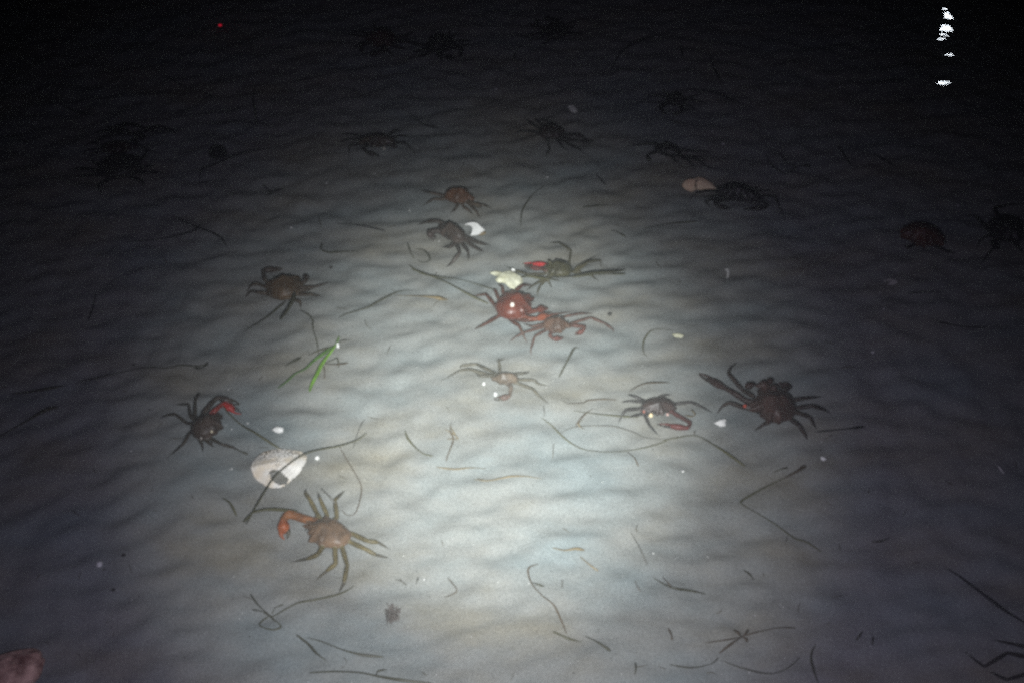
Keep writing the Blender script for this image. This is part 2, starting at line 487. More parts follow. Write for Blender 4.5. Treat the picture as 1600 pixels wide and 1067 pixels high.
crab('D', (1060, 565), (790, 520),
     [[(800, 530), (690, 558), (580, 520)], [(800, 560), (620, 610), (520, 660), (455, 720)], [(820, 590), (710, 650), (670, 780), (685, 860)],
      [(1050, 530), (1250, 470), (1390, 530), (1470, 590), (1465, 635)], [(850, 480), (890, 440), (1120, 408)], [(1000, 460), (1150, 432), (1290, 430)]],
     [[(880, 580), (855, 640), (890, 680), (985, 660)], [(1110, 550), (1190, 560), (1180, 600), (1090, 635)]],
     'pinkish brown crab with a long bent front leg, right below the rust red crab', (0.100, 0.055, 0.036), (0.088, 0.042, 0.030), (0.120, 0.040, 0.030), wr=0.80, rl=0.060)
crab('E', (600, 375), (890, 440),
     [[(860, 360), (880, 210), (760, 130), (600, 130)], [(900, 430), (980, 360), (1180, 245)], [(930, 440), (1060, 330), (1190, 310), (1195, 410)], [(1000, 450), (1090, 470), (1170, 530)],
      [(600, 460), (430, 460), (300, 420), (165, 360)], [(640, 500), (560, 580), (530, 650), (540, 710)], [(620, 500), (480, 580), (400, 640)], [(640, 520), (690, 620)]],
     [[(680, 390), (650, 365), (625, 355), (375, 350)], [(670, 430), (620, 420), (570, 405), (395, 375)]],
     'olive crab with one glowing red claw, lying under a long dark grass blade', (0.065, 0.058, 0.026), (0.060, 0.052, 0.026), (0.5, 0.04, 0.04), wr=0.85,
     clawcols=[(0.46, 0.028, 0.028), (0.12, 0.035, 0.03)], lumps=[(655, 330, 24)])
crab('F', (345, 555), (660, 730),
     [[(410, 530), (310, 500), (200, 512), (90, 550)], [(530, 760), (490, 810), (370, 810)], [(560, 780), (600, 880), (500, 1000), (435, 1055)],
      [(630, 770), (700, 870), (700, 980)], [(670, 730), (780, 820), (900, 870)], [(690, 700), (820, 760), (970, 790)]],
     [[(400, 640), (330, 615), (215, 625), (305, 725)]],
     'grey brown crab with folded claw, just left of the bright white shell piece', (0.058, 0.040, 0.032), (0.048, 0.035, 0.028), (0.05, 0.035, 0.03), wr=0.52, rl=0.065)
crab('F', (775, 245), (420, 180),
     [[(420, 200), (250, 165), (120, 132)], [(420, 240), (280, 240), (140, 330)], [(640, 330), (700, 370), (760, 430)], [(700, 290), (800, 390), (850, 500)], [(740, 300), (880, 310), (990, 350)], [(560, 340), (480, 410)]],
     [[(690, 280), (740, 290), (780, 300), (860, 330)]],
     'orange brown crab blurred by silt, just above the bright white shell piece', (0.115, 0.054, 0.028), (0.072, 0.050, 0.034), (0.07, 0.05, 0.03), wr=0.66)
crab('G', (690, 330), (1040, 340),
     [[(720, 250), (520, 150), (320, 168), (310, 215)], [(680, 285), (430, 215), (310, 225), (55, 370)], [(810, 250), (800, 130), (785, 100), (910, 85)],
      [(980, 275), (1100, 265), (1205, 240)], [(1040, 345), (1240, 350), (1290, 400), (1420, 420)], [(1030, 390), (1220, 460), (1300, 550), (1465, 680)], [(690, 300), (560, 300), (490, 245)]],
     [[(890, 370), (950, 440), (930, 555), (735, 590)]],
     'light tan crab curling its claw round a white bead', (0.135, 0.102, 0.074), (0.105, 0.094, 0.070), (0.125, 0.078, 0.062), wr=0.50, rl=0.078, S=0.05)
crab('H', (735, 548), (680, 345),
     [[(480, 380), (340, 370), (230, 385)], [(500, 350), (380, 300), (310, 290)], [(450, 470), (300, 480), (250, 560), (195, 670)], [(540, 555), (600, 680), (740, 830)],
      [(480, 540), (400, 555), (330, 575)], [(890, 410), (1110, 385), (1250, 440), (1430, 545)], [(690, 335), (780, 300), (890, 280)]],
     [[(880, 510), (1110, 640), (1085, 712), (690, 660)]],
     'dark crab with deep red claw bent before its face, beside a larger crab', (0.050, 0.032, 0.028), (0.036, 0.030, 0.028), (0.11, 0.022, 0.018), wr=1.55, rl=0.070, S=0.052,
     beads=[(617, 545, 26, (0.90, 0.72, 0.46)), (825, 535, 18, (0.62, 0.42, 0.38)), (530, 500, 16, (0.40, 0.16, 0.12))])
crab('I', (510, 500), (930, 470),
     [[(460, 340), (330, 190), (350, 140), (420, 85)], [(480, 500), (340, 450), (280, 480), (220, 560)], [(740, 590), (640, 650), (550, 710)], [(860, 580), (960, 650), (1020, 740), (1040, 790)],
      [(980, 550), (1060, 580), (1130, 710)], [(850, 440), (1020, 410), (1190, 395)], [(940, 500), (1080, 480), (1180, 510), (1250, 550)]],
     [[(480, 430), (390, 370), (310, 325), (65, 190)], [(830, 420), (835, 340), (885, 310), (760, 285)]],
     'large dark red crab with overgrown knobbly back, at the right edge of the light', (0.056, 0.028, 0.022), (0.040, 0.026, 0.021), (0.05, 0.025, 0.022), wr=0.95, rl=0.052,
     lumps=[(515, 300, 40), (540, 290, 28), (650, 290, 50), (700, 260, 36), (740, 310, 32), (600, 300, 26)], beads=[(480, 478, 16, (0.55, 0.10, 0.06))])
crab('J', (770, 500), (800, 330),
     [[(640, 350), (400, 310), (160, 280)], [(620, 390), (350, 380), (170, 430)], [(600, 440), (360, 480), (345, 710)], [(950, 340), (1080, 240), (1210, 260)], [(960, 400), (1130, 440), (1240, 440), (1430, 660)], [(960, 380), (1150, 330), (1380, 330)]],
     [[(640, 460), (580, 530), (640, 590), (830, 635)], [(940, 440), (990, 480), (1040, 490), (1110, 492)]],
     'dark crab facing the viewer with both claws down, left of centre in the dim water', (0.040, 0.024, 0.016), (0.022, 0.019, 0.017), (0.026, 0.018, 0.016), wr=1.7, rl=0.075, S=0.055, beads=[(900, 518, 26, (0.5, 0.48, 0.42))])
crab('K', (985, 490), (550, 510),
     [[(560, 440), (390, 330), (290, 250)], [(640, 400), (520, 310), (480, 270)], [(560, 500), (250, 480), (120, 540)], [(690, 640), (740, 800), (680, 860), (690, 980)], [(880, 660), (960, 760), (1060, 830)], [(960, 660), (1200, 770), (1310, 860)], [(780, 340), (640, 300), (530, 270)]],
     [[(930, 540), (1090, 550), (1160, 540), (1345, 590)], [(920, 600), (1100, 640), (1250, 655), (1480, 650)]],
     'dark crab with long legs fanned out, just below the small white half shell', (0.030, 0.018, 0.016), (0.018, 0.016, 0.015), (0.022, 0.016, 0.015), wr=0.85, rl=0.05)
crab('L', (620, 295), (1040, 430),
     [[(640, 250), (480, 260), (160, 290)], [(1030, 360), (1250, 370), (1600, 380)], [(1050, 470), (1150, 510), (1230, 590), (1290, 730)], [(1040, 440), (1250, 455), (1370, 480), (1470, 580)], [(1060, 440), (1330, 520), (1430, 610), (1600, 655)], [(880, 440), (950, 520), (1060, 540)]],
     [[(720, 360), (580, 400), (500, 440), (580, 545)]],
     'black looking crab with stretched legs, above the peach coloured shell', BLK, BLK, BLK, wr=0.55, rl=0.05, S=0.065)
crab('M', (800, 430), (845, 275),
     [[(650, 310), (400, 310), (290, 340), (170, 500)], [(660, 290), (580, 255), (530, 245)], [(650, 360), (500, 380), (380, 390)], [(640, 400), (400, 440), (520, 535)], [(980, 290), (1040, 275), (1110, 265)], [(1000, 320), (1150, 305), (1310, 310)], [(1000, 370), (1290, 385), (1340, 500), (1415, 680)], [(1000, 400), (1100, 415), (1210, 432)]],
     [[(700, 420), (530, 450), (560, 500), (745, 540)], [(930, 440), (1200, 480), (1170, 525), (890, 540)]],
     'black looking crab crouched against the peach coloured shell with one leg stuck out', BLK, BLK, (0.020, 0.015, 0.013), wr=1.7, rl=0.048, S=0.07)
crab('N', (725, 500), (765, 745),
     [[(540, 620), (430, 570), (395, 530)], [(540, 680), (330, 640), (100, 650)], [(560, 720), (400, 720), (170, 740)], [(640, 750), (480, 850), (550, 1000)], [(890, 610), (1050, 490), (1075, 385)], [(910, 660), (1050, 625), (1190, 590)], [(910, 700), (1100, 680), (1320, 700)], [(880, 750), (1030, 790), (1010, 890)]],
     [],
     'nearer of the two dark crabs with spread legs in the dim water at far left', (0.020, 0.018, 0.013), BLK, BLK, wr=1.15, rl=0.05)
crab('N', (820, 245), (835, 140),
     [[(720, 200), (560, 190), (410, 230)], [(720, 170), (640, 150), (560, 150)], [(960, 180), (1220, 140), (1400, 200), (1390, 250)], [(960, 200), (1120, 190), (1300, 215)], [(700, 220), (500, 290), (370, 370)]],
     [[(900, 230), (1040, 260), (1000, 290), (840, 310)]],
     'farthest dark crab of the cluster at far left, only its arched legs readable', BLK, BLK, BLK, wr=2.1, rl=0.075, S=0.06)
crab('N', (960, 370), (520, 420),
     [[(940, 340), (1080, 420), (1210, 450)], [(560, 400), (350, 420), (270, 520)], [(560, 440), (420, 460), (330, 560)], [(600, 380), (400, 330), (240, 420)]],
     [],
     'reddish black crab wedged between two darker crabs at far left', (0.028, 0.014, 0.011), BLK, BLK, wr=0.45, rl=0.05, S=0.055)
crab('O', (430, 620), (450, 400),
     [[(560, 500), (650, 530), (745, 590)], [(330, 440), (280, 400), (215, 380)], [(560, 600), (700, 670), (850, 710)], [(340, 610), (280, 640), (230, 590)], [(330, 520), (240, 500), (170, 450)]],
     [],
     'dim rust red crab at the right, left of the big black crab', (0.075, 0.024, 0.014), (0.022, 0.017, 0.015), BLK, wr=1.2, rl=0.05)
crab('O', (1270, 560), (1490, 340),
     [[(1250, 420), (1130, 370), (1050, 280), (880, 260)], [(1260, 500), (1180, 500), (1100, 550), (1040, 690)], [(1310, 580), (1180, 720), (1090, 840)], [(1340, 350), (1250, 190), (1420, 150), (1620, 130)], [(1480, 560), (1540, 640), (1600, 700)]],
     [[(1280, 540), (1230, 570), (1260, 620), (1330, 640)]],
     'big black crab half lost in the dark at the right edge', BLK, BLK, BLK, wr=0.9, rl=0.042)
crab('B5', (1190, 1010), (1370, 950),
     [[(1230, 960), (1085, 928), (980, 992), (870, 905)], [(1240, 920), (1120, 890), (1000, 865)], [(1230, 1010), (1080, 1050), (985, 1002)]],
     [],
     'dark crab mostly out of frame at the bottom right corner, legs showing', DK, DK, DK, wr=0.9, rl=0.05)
def crab_far(x, y, size, ang, label, shell, legc, seed):
    """A dim crab whose limbs the photograph barely shows: same build, legs fanned about a centre."""
    r = random.Random(seed); ca, sa = math.cos(ang), math.sin(ang)
    def q(u, v): return (x + size * (u * ca - v * sa), y + 0.52 * size * (u * sa + v * ca))
    legs = []
    for s in (-1, 1):
        for k in range(4):
            a = math.radians((-38, -8, 20, 48)[k] + r.uniform(-8, 8))
            l1, l2 = r.uniform(0.75, 0.95), r.uniform(1.2, 1.55)
            a2 = a + math.radians(r.uniform(-16, 16))
            legs.append([q(s * 0.38 * math.cos(a), 0.38 * math.sin(a)), q(s * l1 * math.cos(a), l1 * math.sin(a)), q(s * l2 * math.cos(a2), l2 * math.sin(a2))])
    claws = [[q(s * 0.25, 0.4), q(s * 0.5, 0.75), q(s * 0.35, 0.98), q(s * 0.02 + 0.08 * s, 1.15)] for s in (-1, 1)]
    return crab('X', q(0, 0.55), q(0, -0.5), legs, claws, label, shell, legc, legc, wr=0.9)
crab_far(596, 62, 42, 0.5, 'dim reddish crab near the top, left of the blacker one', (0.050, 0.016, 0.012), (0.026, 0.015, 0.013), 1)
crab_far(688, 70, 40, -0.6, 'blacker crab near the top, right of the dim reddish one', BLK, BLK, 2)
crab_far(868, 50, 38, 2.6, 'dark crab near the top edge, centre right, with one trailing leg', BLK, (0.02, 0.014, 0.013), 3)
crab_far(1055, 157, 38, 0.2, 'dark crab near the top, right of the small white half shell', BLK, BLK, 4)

# ------------------------------------------------------------------ eelgrass and weed
COL = dict(dark=((0.056, 0.053, 0.030), 0.35), olive=((0.080, 0.075, 0.032), 0.35), tan=((0.200, 0.150, 0.075), 0.35), brown=((0.085, 0.058, 0.032), 0.4),
           black=((0.014, 0.013, 0.012), 0.3), green=((0.16, 0.34, 0.025), 0.6), dkgreen=((0.070, 0.150, 0.026), 0.4), grey=((0.12, 0.115, 0.10), 0.3))  # black serves the blades of dim areas: shade put into their colour
def strand(reg, pts, wpx, col, label=None, name=None, z=0.006, parent=None, flat=0.22, arch=0.008, taper=0.35, group='loose grass blades and weed strands on the sand', endw=None):
    rnd = random.Random(str(pts))
    n = len(pts)
    w = []
    for i, p in enumerate(pts):
        u = i / max(1, n - 1)
        w.append(at(px(reg, p), z + arch * math.sin(math.pi * u) * rnd.uniform(0.5, 1.1)))
    d, par = densify(w, 7, True)
    half = metres(wpx * 0.92, w[n // 2]) / 2
    ph = rnd.uniform(0, 6.28)
    rr = []
    for u in par:
        e = min(1.0, (min(u, 1 - u) / 0.18))
        r = half * (taper + (1 - taper) * e ** 0.7) * (0.90 + 0.16 * math.sin(u * 9 + ph))
        if endw: r *= endw[0] + (endw[1] - endw[0]) * u
        rr.append(max(r, 0.0005))
    tw = [0.45 * math.sin(u * 5 + ph) for u in par]
    V, Fc = tube(d, rr, 6, flat, tw)
    c, var = COL[col]
    m = mat('grass_' + col, c, 0.5, var, 26.0, 0.35)
    loc = w[n // 2] if parent is None else None
    base = Vector((w[n // 2].x, w[n // 2].y, 0))
    o = newmesh(name or ('eelgrass' if wpx >= 4.5 else 'weed_strand'), V, Fc, m, loc=base)
    if parent is not None: child_at(o, parent)
    else: tag(o, label, 'grass blade' if o.name.startswith('eelgrass') else 'weed strand', group)
    if label and parent is not None: o['label'] = label
    return o
def clump(name, label, cat, reg, parts, group=None):
    """A shoot or tuft whose blades hang together: (points, width, colour, part name)."""
    p0 = at(px(reg, parts[0][0][0]), 0.0)
    e = bpy.data.objects.new(name, None); C.objects.link(e); e.location = (p0.x, p0.y, 0); e.empty_display_size = 0.02
    tag(e, label, cat, group)
    for (pts, wp, col, pn) in parts: strand(reg, pts, wp, col, name=pn, parent=e)
    return e

clump('eelgrass_shoot', 'bright green eelgrass shoot with two long blades, the only vivid green thing', 'seagrass', 'Z5', [
    ([(755, 650), (735, 700), (700, 750), (640, 830), (600, 910), (565, 980), (550, 1028)], 7.5, 'green', 'blade'),
    ([(715, 715), (640, 770), (580, 815), (520, 870), (450, 905), (400, 950), (330, 1005)], 7.0, 'dkgreen', 'blade'),
    ([(700, 720), (620, 745), (540, 777)], 3.0, 'olive', 'blade'),
    ([(735, 700), (780, 680), (830, 670)], 3.0, 'grey', 'stem'),
    ([(660, 830), (700, 815), (745, 800), (750, 862)], 3.0, 'dark', 'stem'),
    ([(640, 835), (730, 842), (820, 830)], 3.4, 'brown', 'stem'),
    ([(650, 850), (655, 895), (655, 942)], 2.2, 'brown', 'stem')])
strand('Z5', [(380, 850), (440, 820), (495, 790)], 4.6, 'dark', 'short dark blade left of the bright green eelgrass shoot')
strand('Z5', [(755, 520), (800, 495), (900, 465), (960, 445), (1050, 395), (1150, 345), (1210, 330), (1270, 330)], 3.2, 'dark', 'thin dark wavy strand up and right of the bright green shoot')
strand('Z5', [(1140, 365), (1280, 368), (1400, 375), (1460, 385), (1510, 392)], 4.8, 'tan', 'faint tan blade at the right end of the thin wavy strand', endw=(0.5, 1.7))
strand('Z5', [(445, 340), (437, 390), (400, 460), (345, 535)], 7, 'dark', 'short broad dark blade lying across the hazy brown crab', z=0.036)
strand('Z5', [(385, 405), (320, 460), (240, 525), (100, 610)], 3.6, 'dark', 'straight thin stem poking down left from the hazy brown crab', z=0.012)
strand('Z5', [(480, 465), (530, 490), (570, 530), (575, 600), (600, 680), (612, 770)], 3.0, 'dark', 'hooked thin strand hanging from the hazy brown crab towards the green shoot')
strand('Z5', [(640, 0), (630, 40), (680, 65), (740, 62), (890, 55)], 3.6, 'dark', 'L shaped dark strand right above the hazy brown crab')
strand('Z5', [(1230, -5), (1250, 60), (1278, 112)], 3.0, 'dark', 'short upright stem left of the small dark curl')
strand('Z5', [(1290, 40), (1340, 50), (1375, 80), (1385, 120), (1340, 135), (1300, 115)], 4.0, 'dark', 'small dark curl of weed below the grey brown crab', endw=(1.5, 0.5))
strand('Z4', [(165, 535), (260, 570), (380, 620), (510, 690), (620, 742)], 5.0, 'olive', 'thicker of two straight blades pointing at the rust red crab', endw=(1.3, 0.7), z=0.014)
strand('Z4', [(150, 515), (220, 560), (330, 585), (450, 600), (560, 630), (650, 657)], 3.2, 'olive', 'thinner upper one of two blades pointing at the rust red crab', z=0.02)
strand('Z4', [(960, 40), (900, 80), (850, 140), (820, 200), (815, 280)], 3.2, 'dark', 'thin arc of weed above the olive crab')
strand('Z4', [(1350, 303), (1390, 318), (1440, 345)], 3.4, 'dark', 'short dark stick up and right of the olive crab')
strand('Z4', [(1180, 168), (1260, 160), (1330, 155)], 3.2, 'dark', 'faint level strand high above the long dark grass blade')
strand('E', [(640, 492), (860, 487), (1000, 462), (1100, 447), (1250, 438), (1450, 420)], 5.5, 'dark', 'long dark grass blade across the olive crab', z=0.04, arch=0.004)
strand('E', [(900, 492), (1080, 466), (1250, 460), (1450, 457)], 3.6, 'olive', 'paler blade close under the long dark one by the olive crab', z=0.03, arch=0.003)
strand('E', [(360, 490), (450, 480), (540, 495), (640, 505), (760, 530)], 6, 'olive', 'broad olive blade between cream shell and olive crab', z=0.022)
strand('Z6', [(60, 222), (200, 205), (300, 188), (415, 165)], 4.6, 'dark', 'dark straight blade at the left edge, upper one')
strand('Z6', [(500, 142), (620, 118), (720, 95), (840, 68), (920, 55), (1040, 60), (1130, 42), (1230, 48), (1300, 36)], 3.2, 'dark', 'long thin strand rising to the right above the red clawed crab')
strand('Z6', [(1215, 58), (1260, 62), (1285, 45), (1300, 25)], 5, 'dark', 'little dark tag at the end of the long thin strand', name='weed_scrap')
strand('Z6', [(-20, 495), (80, 440), (200, 370), (290, 320), (365, 303)], 5.0, 'dark', 'dark tapered blade at the left edge, lower one', endw=(0.6, 1.5))
strand('A', [(930, 305), (1000, 420), (1100, 520), (1180, 590), (1300, 660), (1400, 720), (1600, 850), (1670, 885)], 3.4, 'olive', 'strand running from the red claw to the large clam shell', z=0.02)
strand('B1', [(845, 65), (780, 110), (670, 145), (560, 165), (470, 190), (400, 228), (320, 290), (265, 345), (225, 405), (180, 480), (140, 550), (100, 625)], 3.0, 'olive', 'long olive strand draped over the large clam shell', endw=(0.7, 1.4), z=0.030)
strand('B1', [(110, 575), (150, 550), (240, 535), (340, 540), (420, 545)], 5.2, 'olive', 'olive blade leading from the draped strand to the orange claw', endw=(1.2, 1.0), z=0.02)
strand('B1', [(130, 555), (110, 580), (80, 615)], 4.6, 'olive', 'short olive blade tip where two blades cross at lower left of shell', z=0.016)
strand('B1', [(670, 140), (720, 230), (780, 330), (810, 400), (800, 480), (770, 560), (720, 570), (690, 540)], 2.4, 'brown', 'thin hooked stem hanging right of the large clam shell')
strand('B1', [(560, 405), (610, 455), (650, 500)], 3.2, 'grey', 'thin grey stem between the upper legs of the tan crab', z=0.03)
strand('B1', [(1078, 45), (1095, 95), (1140, 150), (1190, 190), (1250, 206)], 4.0, 'olive', 'curved olive blade alone above the bright middle of the sand')
strand('B1', [(0, 140), (50, 170), (110, 196)], 4.0, 'dark', 'short dark blade left of the large clam shell')
strand('Z6', [(1390, 870), (1440, 905), (1480, 985)], 4.0, 'olive', 'faint bent blade left of the tan crab')
clump('weed_sprig', 'crinkled brown weed sprig in the bright middle of the sand', 'weed', 'B2', [
    ([(200, 570), (195, 640), (215, 690), (200, 745), (172, 815), (165, 850)], 2.6, 'brown', 'stem'),
    ([(155, 625), (200, 645), (248, 688), (205, 690), (170, 692)], 2.4, 'tan', 'leaf'),
    ([(190, 600), (215, 640), (235, 672)], 2.4, 'tan', 'leaf')])
strand('B2', [(95, 885), (220, 900), (340, 890), (445, 897)], 3.0, 'tan', 'straight tan twig below the crinkled sprig')
strand('B2', [(360, 970), (450, 980), (540, 965), (620, 950), (720, 950), (830, 967)], 3.0, 'tan', 'wavy tan twig right below the straight one')
strand('B2', [(1090, 60), (1055, 62), (1020, 125), (980, 200), (948, 264)], 4.0, 'dark', 'straight dark blade with hooked top between tan crab and dark red clawed crab')
strand('B2', [(830, 545), (900, 600), (970, 670), (1040, 725), (1130, 765), (1260, 780), (1400, 775), (1500, 760), (1595, 738), (1700, 705)], 2.8, 'olive', 'long sagging strand below the dark crab with bent red claw')
strand('B3', [(430, 475), (500, 460), (600, 450), (680, 490), (760, 540), (845, 602)], 4.0, 'olive', 'strand sloping down right below the white chip between two crabs', endw=(0.7, 1.4))
strand('B2', [(1050, 495), (1150, 510), (1280, 525), (1400, 535), (1500, 540)], 2.8, 'olive', 'straight olive strand reaching the dark crab from the left')
strand('B2', [(980, 430), (1020, 445), (1120, 440), (1145, 425), (1250, 415), (1350, 420)], 2.4, 'brown', 'faint brown twig above the straight olive strand')
strand('B2', [(960, 650), (1050, 610), (1200, 600), (1330, 605), (1450, 640), (1560, 685), (1700, 690)], 2.4, 'grey', 'faint grey strand arching below the dark crab')
strand('B2', [(1420, 780), (1470, 820), (1500, 880)], 2.6, 'brown', 'little spur pointing down from the long sagging strand')
strand('B2', [(1185, 480), (1140, 510), (1090, 560), (1065, 600)], 3.0, 'brown', 'slanting brown twig left of the dark crab')
strand('B2', [(1110, 560), (1085, 580), (1095, 605), (1130, 625)], 2.8, 'tan', 'tiny tan curl beside the slanting brown twig', name='weed_scrap')
strand('B2', [(840, 460), (846, 500), (845, 535)], 2.2, 'grey', 'tiny upright grey stem below the tan crab', name='weed_scrap')
strand('B2', [(910, 720), (908, 770), (905, 830)], 2.0, 'grey', 'faint upright stem left of the sagging strand', name='weed_scrap')
strand('H', [(350, 250), (450, 190), (560, 150), (700, 140), (850, 140)], 2.2, 'brown', 'fine arched stem above the dark crab with bent red claw', z=0.02)
strand('H', [(1040, 548), (1120, 562), (1165, 545), (1145, 500), (1110, 478)], 2.4, 'tan', 'small tan loop of weed over the bent red claw', z=0.02)
strand('H', [(1170, 800), (1160, 770), (1165, 735)], 2.2, 'brown', 'tiny spur under the bent red claw', name='weed_scrap')
strand('I', [(1100, 712), (1250, 697), (1400, 682), (1545, 664)], 4.8, 'black', 'straight black blade right below the large dark red crab', endw=(0.6, 1.3))
strand('B3', [(1150, 597), (1100, 630), (1040, 660)], 7.0, 'brown', 'brown leaf tip at the top of the V shaped strand', endw=(1.1, 0.7))
strand('B3', [(1050, 655), (1000, 680), (920, 720), (838, 768), (823, 785), (850, 805), (920, 845), (1000, 895), (1090, 960), (1150, 980), (1228, 1030)], 3.6, 'olive', 'large V shaped strand below the large dark red crab')
strand('B3', [(990, 630), (1030, 615), (1060, 608)], 3.4, 'olive', 'short faint blade beside the brown leaf tip')
strand('B5', [(810, 545), (860, 575), (920, 620), (1000, 680), (1080, 740), (1190, 805)], 5.0, 'black', 'thick black strand running out at the right edge')
strand('B5', [(470, 425), (510, 422), (555, 405)], 3.4, 'dark', 'short dark dash right of the V shaped strand')
strand('B5', [(215, 890), (195, 940), (205, 1000), (235, 1085)], 3.4, 'dark', 'curved dark stem at the bottom edge, right of centre')
strand('B5', [(430, 830), (415, 850), (400, 872)], 3.4, 'dark', 'left one of two dark ticks at lower right', name='weed_scrap')
strand('B5', [(478, 855), (474, 875), (476, 892)], 3.2, 'dark', 'right one of two dark ticks at lower right', name='weed_scrap')
strand('B6', [(1600, 660), (1530, 715), (1450, 732), (1330, 705), (1250, 675)], 2.6, 'dark', 'thin sagging loop at the bottom right below the red tuft')
strand('B6', [(410, 235), (370, 250), (365, 280), (385, 330), (430, 380), (480, 420), (510, 480), (540, 552)], 3.4, 'brown', 'long S shaped brown strand at the bottom centre')
strand('B6', [(385, 318), (410, 328), (440, 337)], 3.4, 'dark', 'short dark side shoot on the S shaped brown strand')
strand('B6', [(475, 540), (540, 570), (610, 590)], 4.2, 'olive', 'left piece of the broken blade below the S shaped strand', endw=(1.2, 0.6))
strand('B6', [(620, 560), (680, 590), (740, 630)], 4.2, 'dark', 'right piece of the broken blade below the S shaped strand', endw=(0.6, 1.4))
strand('B6', [(475, 160), (530, 172), (580, 165), (622, 172)], 4.6, 'tan', 'pale tan scrap right of the S shaped strand', name='weed_scrap')
strand('B6', [(600, 200), (640, 235), (685, 268)], 2.6, 'tan', 'fine tan stem just below the pale tan scrap')
strand('B6', [(930, 295), (980, 325), (1030, 345), (1100, 355), (1172, 371)], 3.6, 'dark', 'dark stick with a forked left end at the lower right of the light', endw=(0.6, 1.4))
strand('B6', [(975, 293), (995, 315), (1015, 338)], 2.4, 'brown', 'fork prong on the dark stick at lower right')
strand('B6', [(850, 310), (862, 340), (878, 362)], 2.6, 'grey', 'faint short stem left of the forked stick', name='weed_scrap')
strand('B6', [(830, 90), (870, 160), (905, 240)], 2.0, 'grey', 'very faint slanting hair of weed above the forked stick', name='weed_scrap')
strand('B6', [(520, 305), (518, 345)], 2.8, 'grey', 'tiny upright tick right of the S shaped strand', name='weed_scrap')
strand('B6', [(1000, 525), (1015, 555), (1018, 580)], 3.4, 'brown', 'short brown hook left of the reddish star shaped tuft', name='weed_scrap')
strand('B6', [(850, 680), (854, 705), (850, 735)], 3.4, 'dark', 'short dark stub near the bottom edge', name='weed_scrap')
strand('B6', [(1005, 690), (1100, 705), (1190, 690), (1230, 660)], 2.8, 'dark', 'faint bowed strand below the reddish star shaped tuft')
strand('B6', [(1340, 262), (1370, 280), (1388, 308)], 3.2, 'dark', 'small dark arc at the right of the forked stick', name='weed_scrap')
clump('weed_tuft', 'reddish brown star shaped weed tuft with thin spreading arms at lower right', 'weed', 'B6', [
    ([(1335, 565), (1320, 548), (1300, 533)], 5.5, 'brown', 'arm'), ([(1335, 565), (1352, 572), (1362, 588)], 5.5, 'brown', 'arm'),
    ([(1335, 565), (1352, 550), (1366, 532)], 4.0, 'brown', 'arm'), ([(1335, 565), (1290, 595), (1232, 640)], 4.5, 'brown', 'arm'),
    ([(1170, 592), (1260, 580), (1335, 565)], 2.6, 'brown', 'arm'), ([(1335, 565), (1400, 545), (1500, 525), (1580, 525)], 3.0, 'brown', 'arm')])
clump('weed_knot', 'knotted thin weed with a loop and long tail below the tan crab', 'weed', 'B7', [
    ([(195, 255), (240, 320), (310, 385), (345, 420)], 3.2, 'dark', 'stem'),
    ([(310, 388), (340, 385), (400, 350), (480, 310), (560, 295), (700, 265), (780, 232), (815, 205)], 3.0, 'olive', 'stem'),
    ([(205, 350), (260, 360), (310, 388)], 3.2, 'dark', 'stem'),
    ([(310, 388), (262, 420), (255, 447), (330, 470), (378, 450), (340, 412)], 2.6, 'olive', 'stem'),
    ([(325, 375), (342, 340), (392, 320)], 2.2, 'olive', 'stem')])
strand('B7', [(470, 500), (540, 555), (590, 610), (652, 657)], 4.2, 'dark', 'short arm of the wide V of blades near the bottom', endw=(1.3, 0.7))
strand('B7', [(530, 515), (620, 540), (720, 580), (800, 605), (880, 622), (990, 632)], 4.0, 'dark', 'long arm of the wide V of blades near the bottom', endw=(0.6, 1.3))
strand('B7', [(545, 725), (700, 718), (850, 725), (950, 745), (1100, 770), (1275, 788)], 4.8, 'dark', 'long dark blade along the bottom edge')
strand('B7', [(940, 742), (960, 715), (1010, 706)], 3.4, 'dark', 'small side shoot on the blade along the bottom edge')
strand('B7', [(1060, 170), (1095, 182), (1128, 207)], 2.8, 'grey', 'small grey arc left of a tiny upright tick', name='weed_scrap')
strand('B7', [(1195, 155), (1188, 178), (1180, 202)], 2.8, 'grey', 'tiny upright tick between a grey arc and a bent twig', name='weed_scrap')
strand('B7', [(1370, 160), (1425, 238), (1350, 277)], 2.6, 'brown', 'small bent brown twig right of the fuzzy tuft')
strand('T1', [(1140, 390), (1130, 440), (1140, 500), (1145, 555)], 3.2, 'black', 'upright dark stem in the dim water at upper left')
strand('T1', [(890, 800), (905, 755), (960, 735), (1040, 700), (1150, 670), (1320, 660)], 3.0, 'black', 'long curved strand below the round dark sand dollar')
strand('T1', [(740, 340), (820, 385), (900, 410), (950, 435)], 3.2, 'black', 'dark slanting strand high at upper left')
strand('T1', [(885, 818), (950, 810), (1020, 805)], 3.0, 'black', 'short level strand under the long curved one')
strand('T1', [(260, 460), (330, 495), (430, 520)], 3.0, 'black', 'faint slanting strand above the cluster of dark crabs')
clump('weed_tuft', 'small dark weed tuft below and right of the sand dollar', 'weed', 'T1', [
    ([(1210, 862), (1240, 852), (1272, 845)], 5.0, 'black', 'arm'), ([(1210, 862), (1190, 842), (1175, 825)], 4.0, 'black', 'arm'), ([(1215, 862), (1195, 872), (1180, 880)], 3.4, 'black', 'arm')])
strand('X', [(270, 337), (300, 352), (340, 368), (355, 386)], 3.4, 'black', 'dark bent strand left of the hazy brown crab, upper one')
strand('X', [(198, 378), (250, 374), (300, 362), (315, 350)], 3.0, 'black', 'dark level strand left of the hazy brown crab, lower one')
strand('X', [(150, 458), (146, 478), (138, 502)], 3.0, 'black', 'short upright stem above the blades at the left edge')
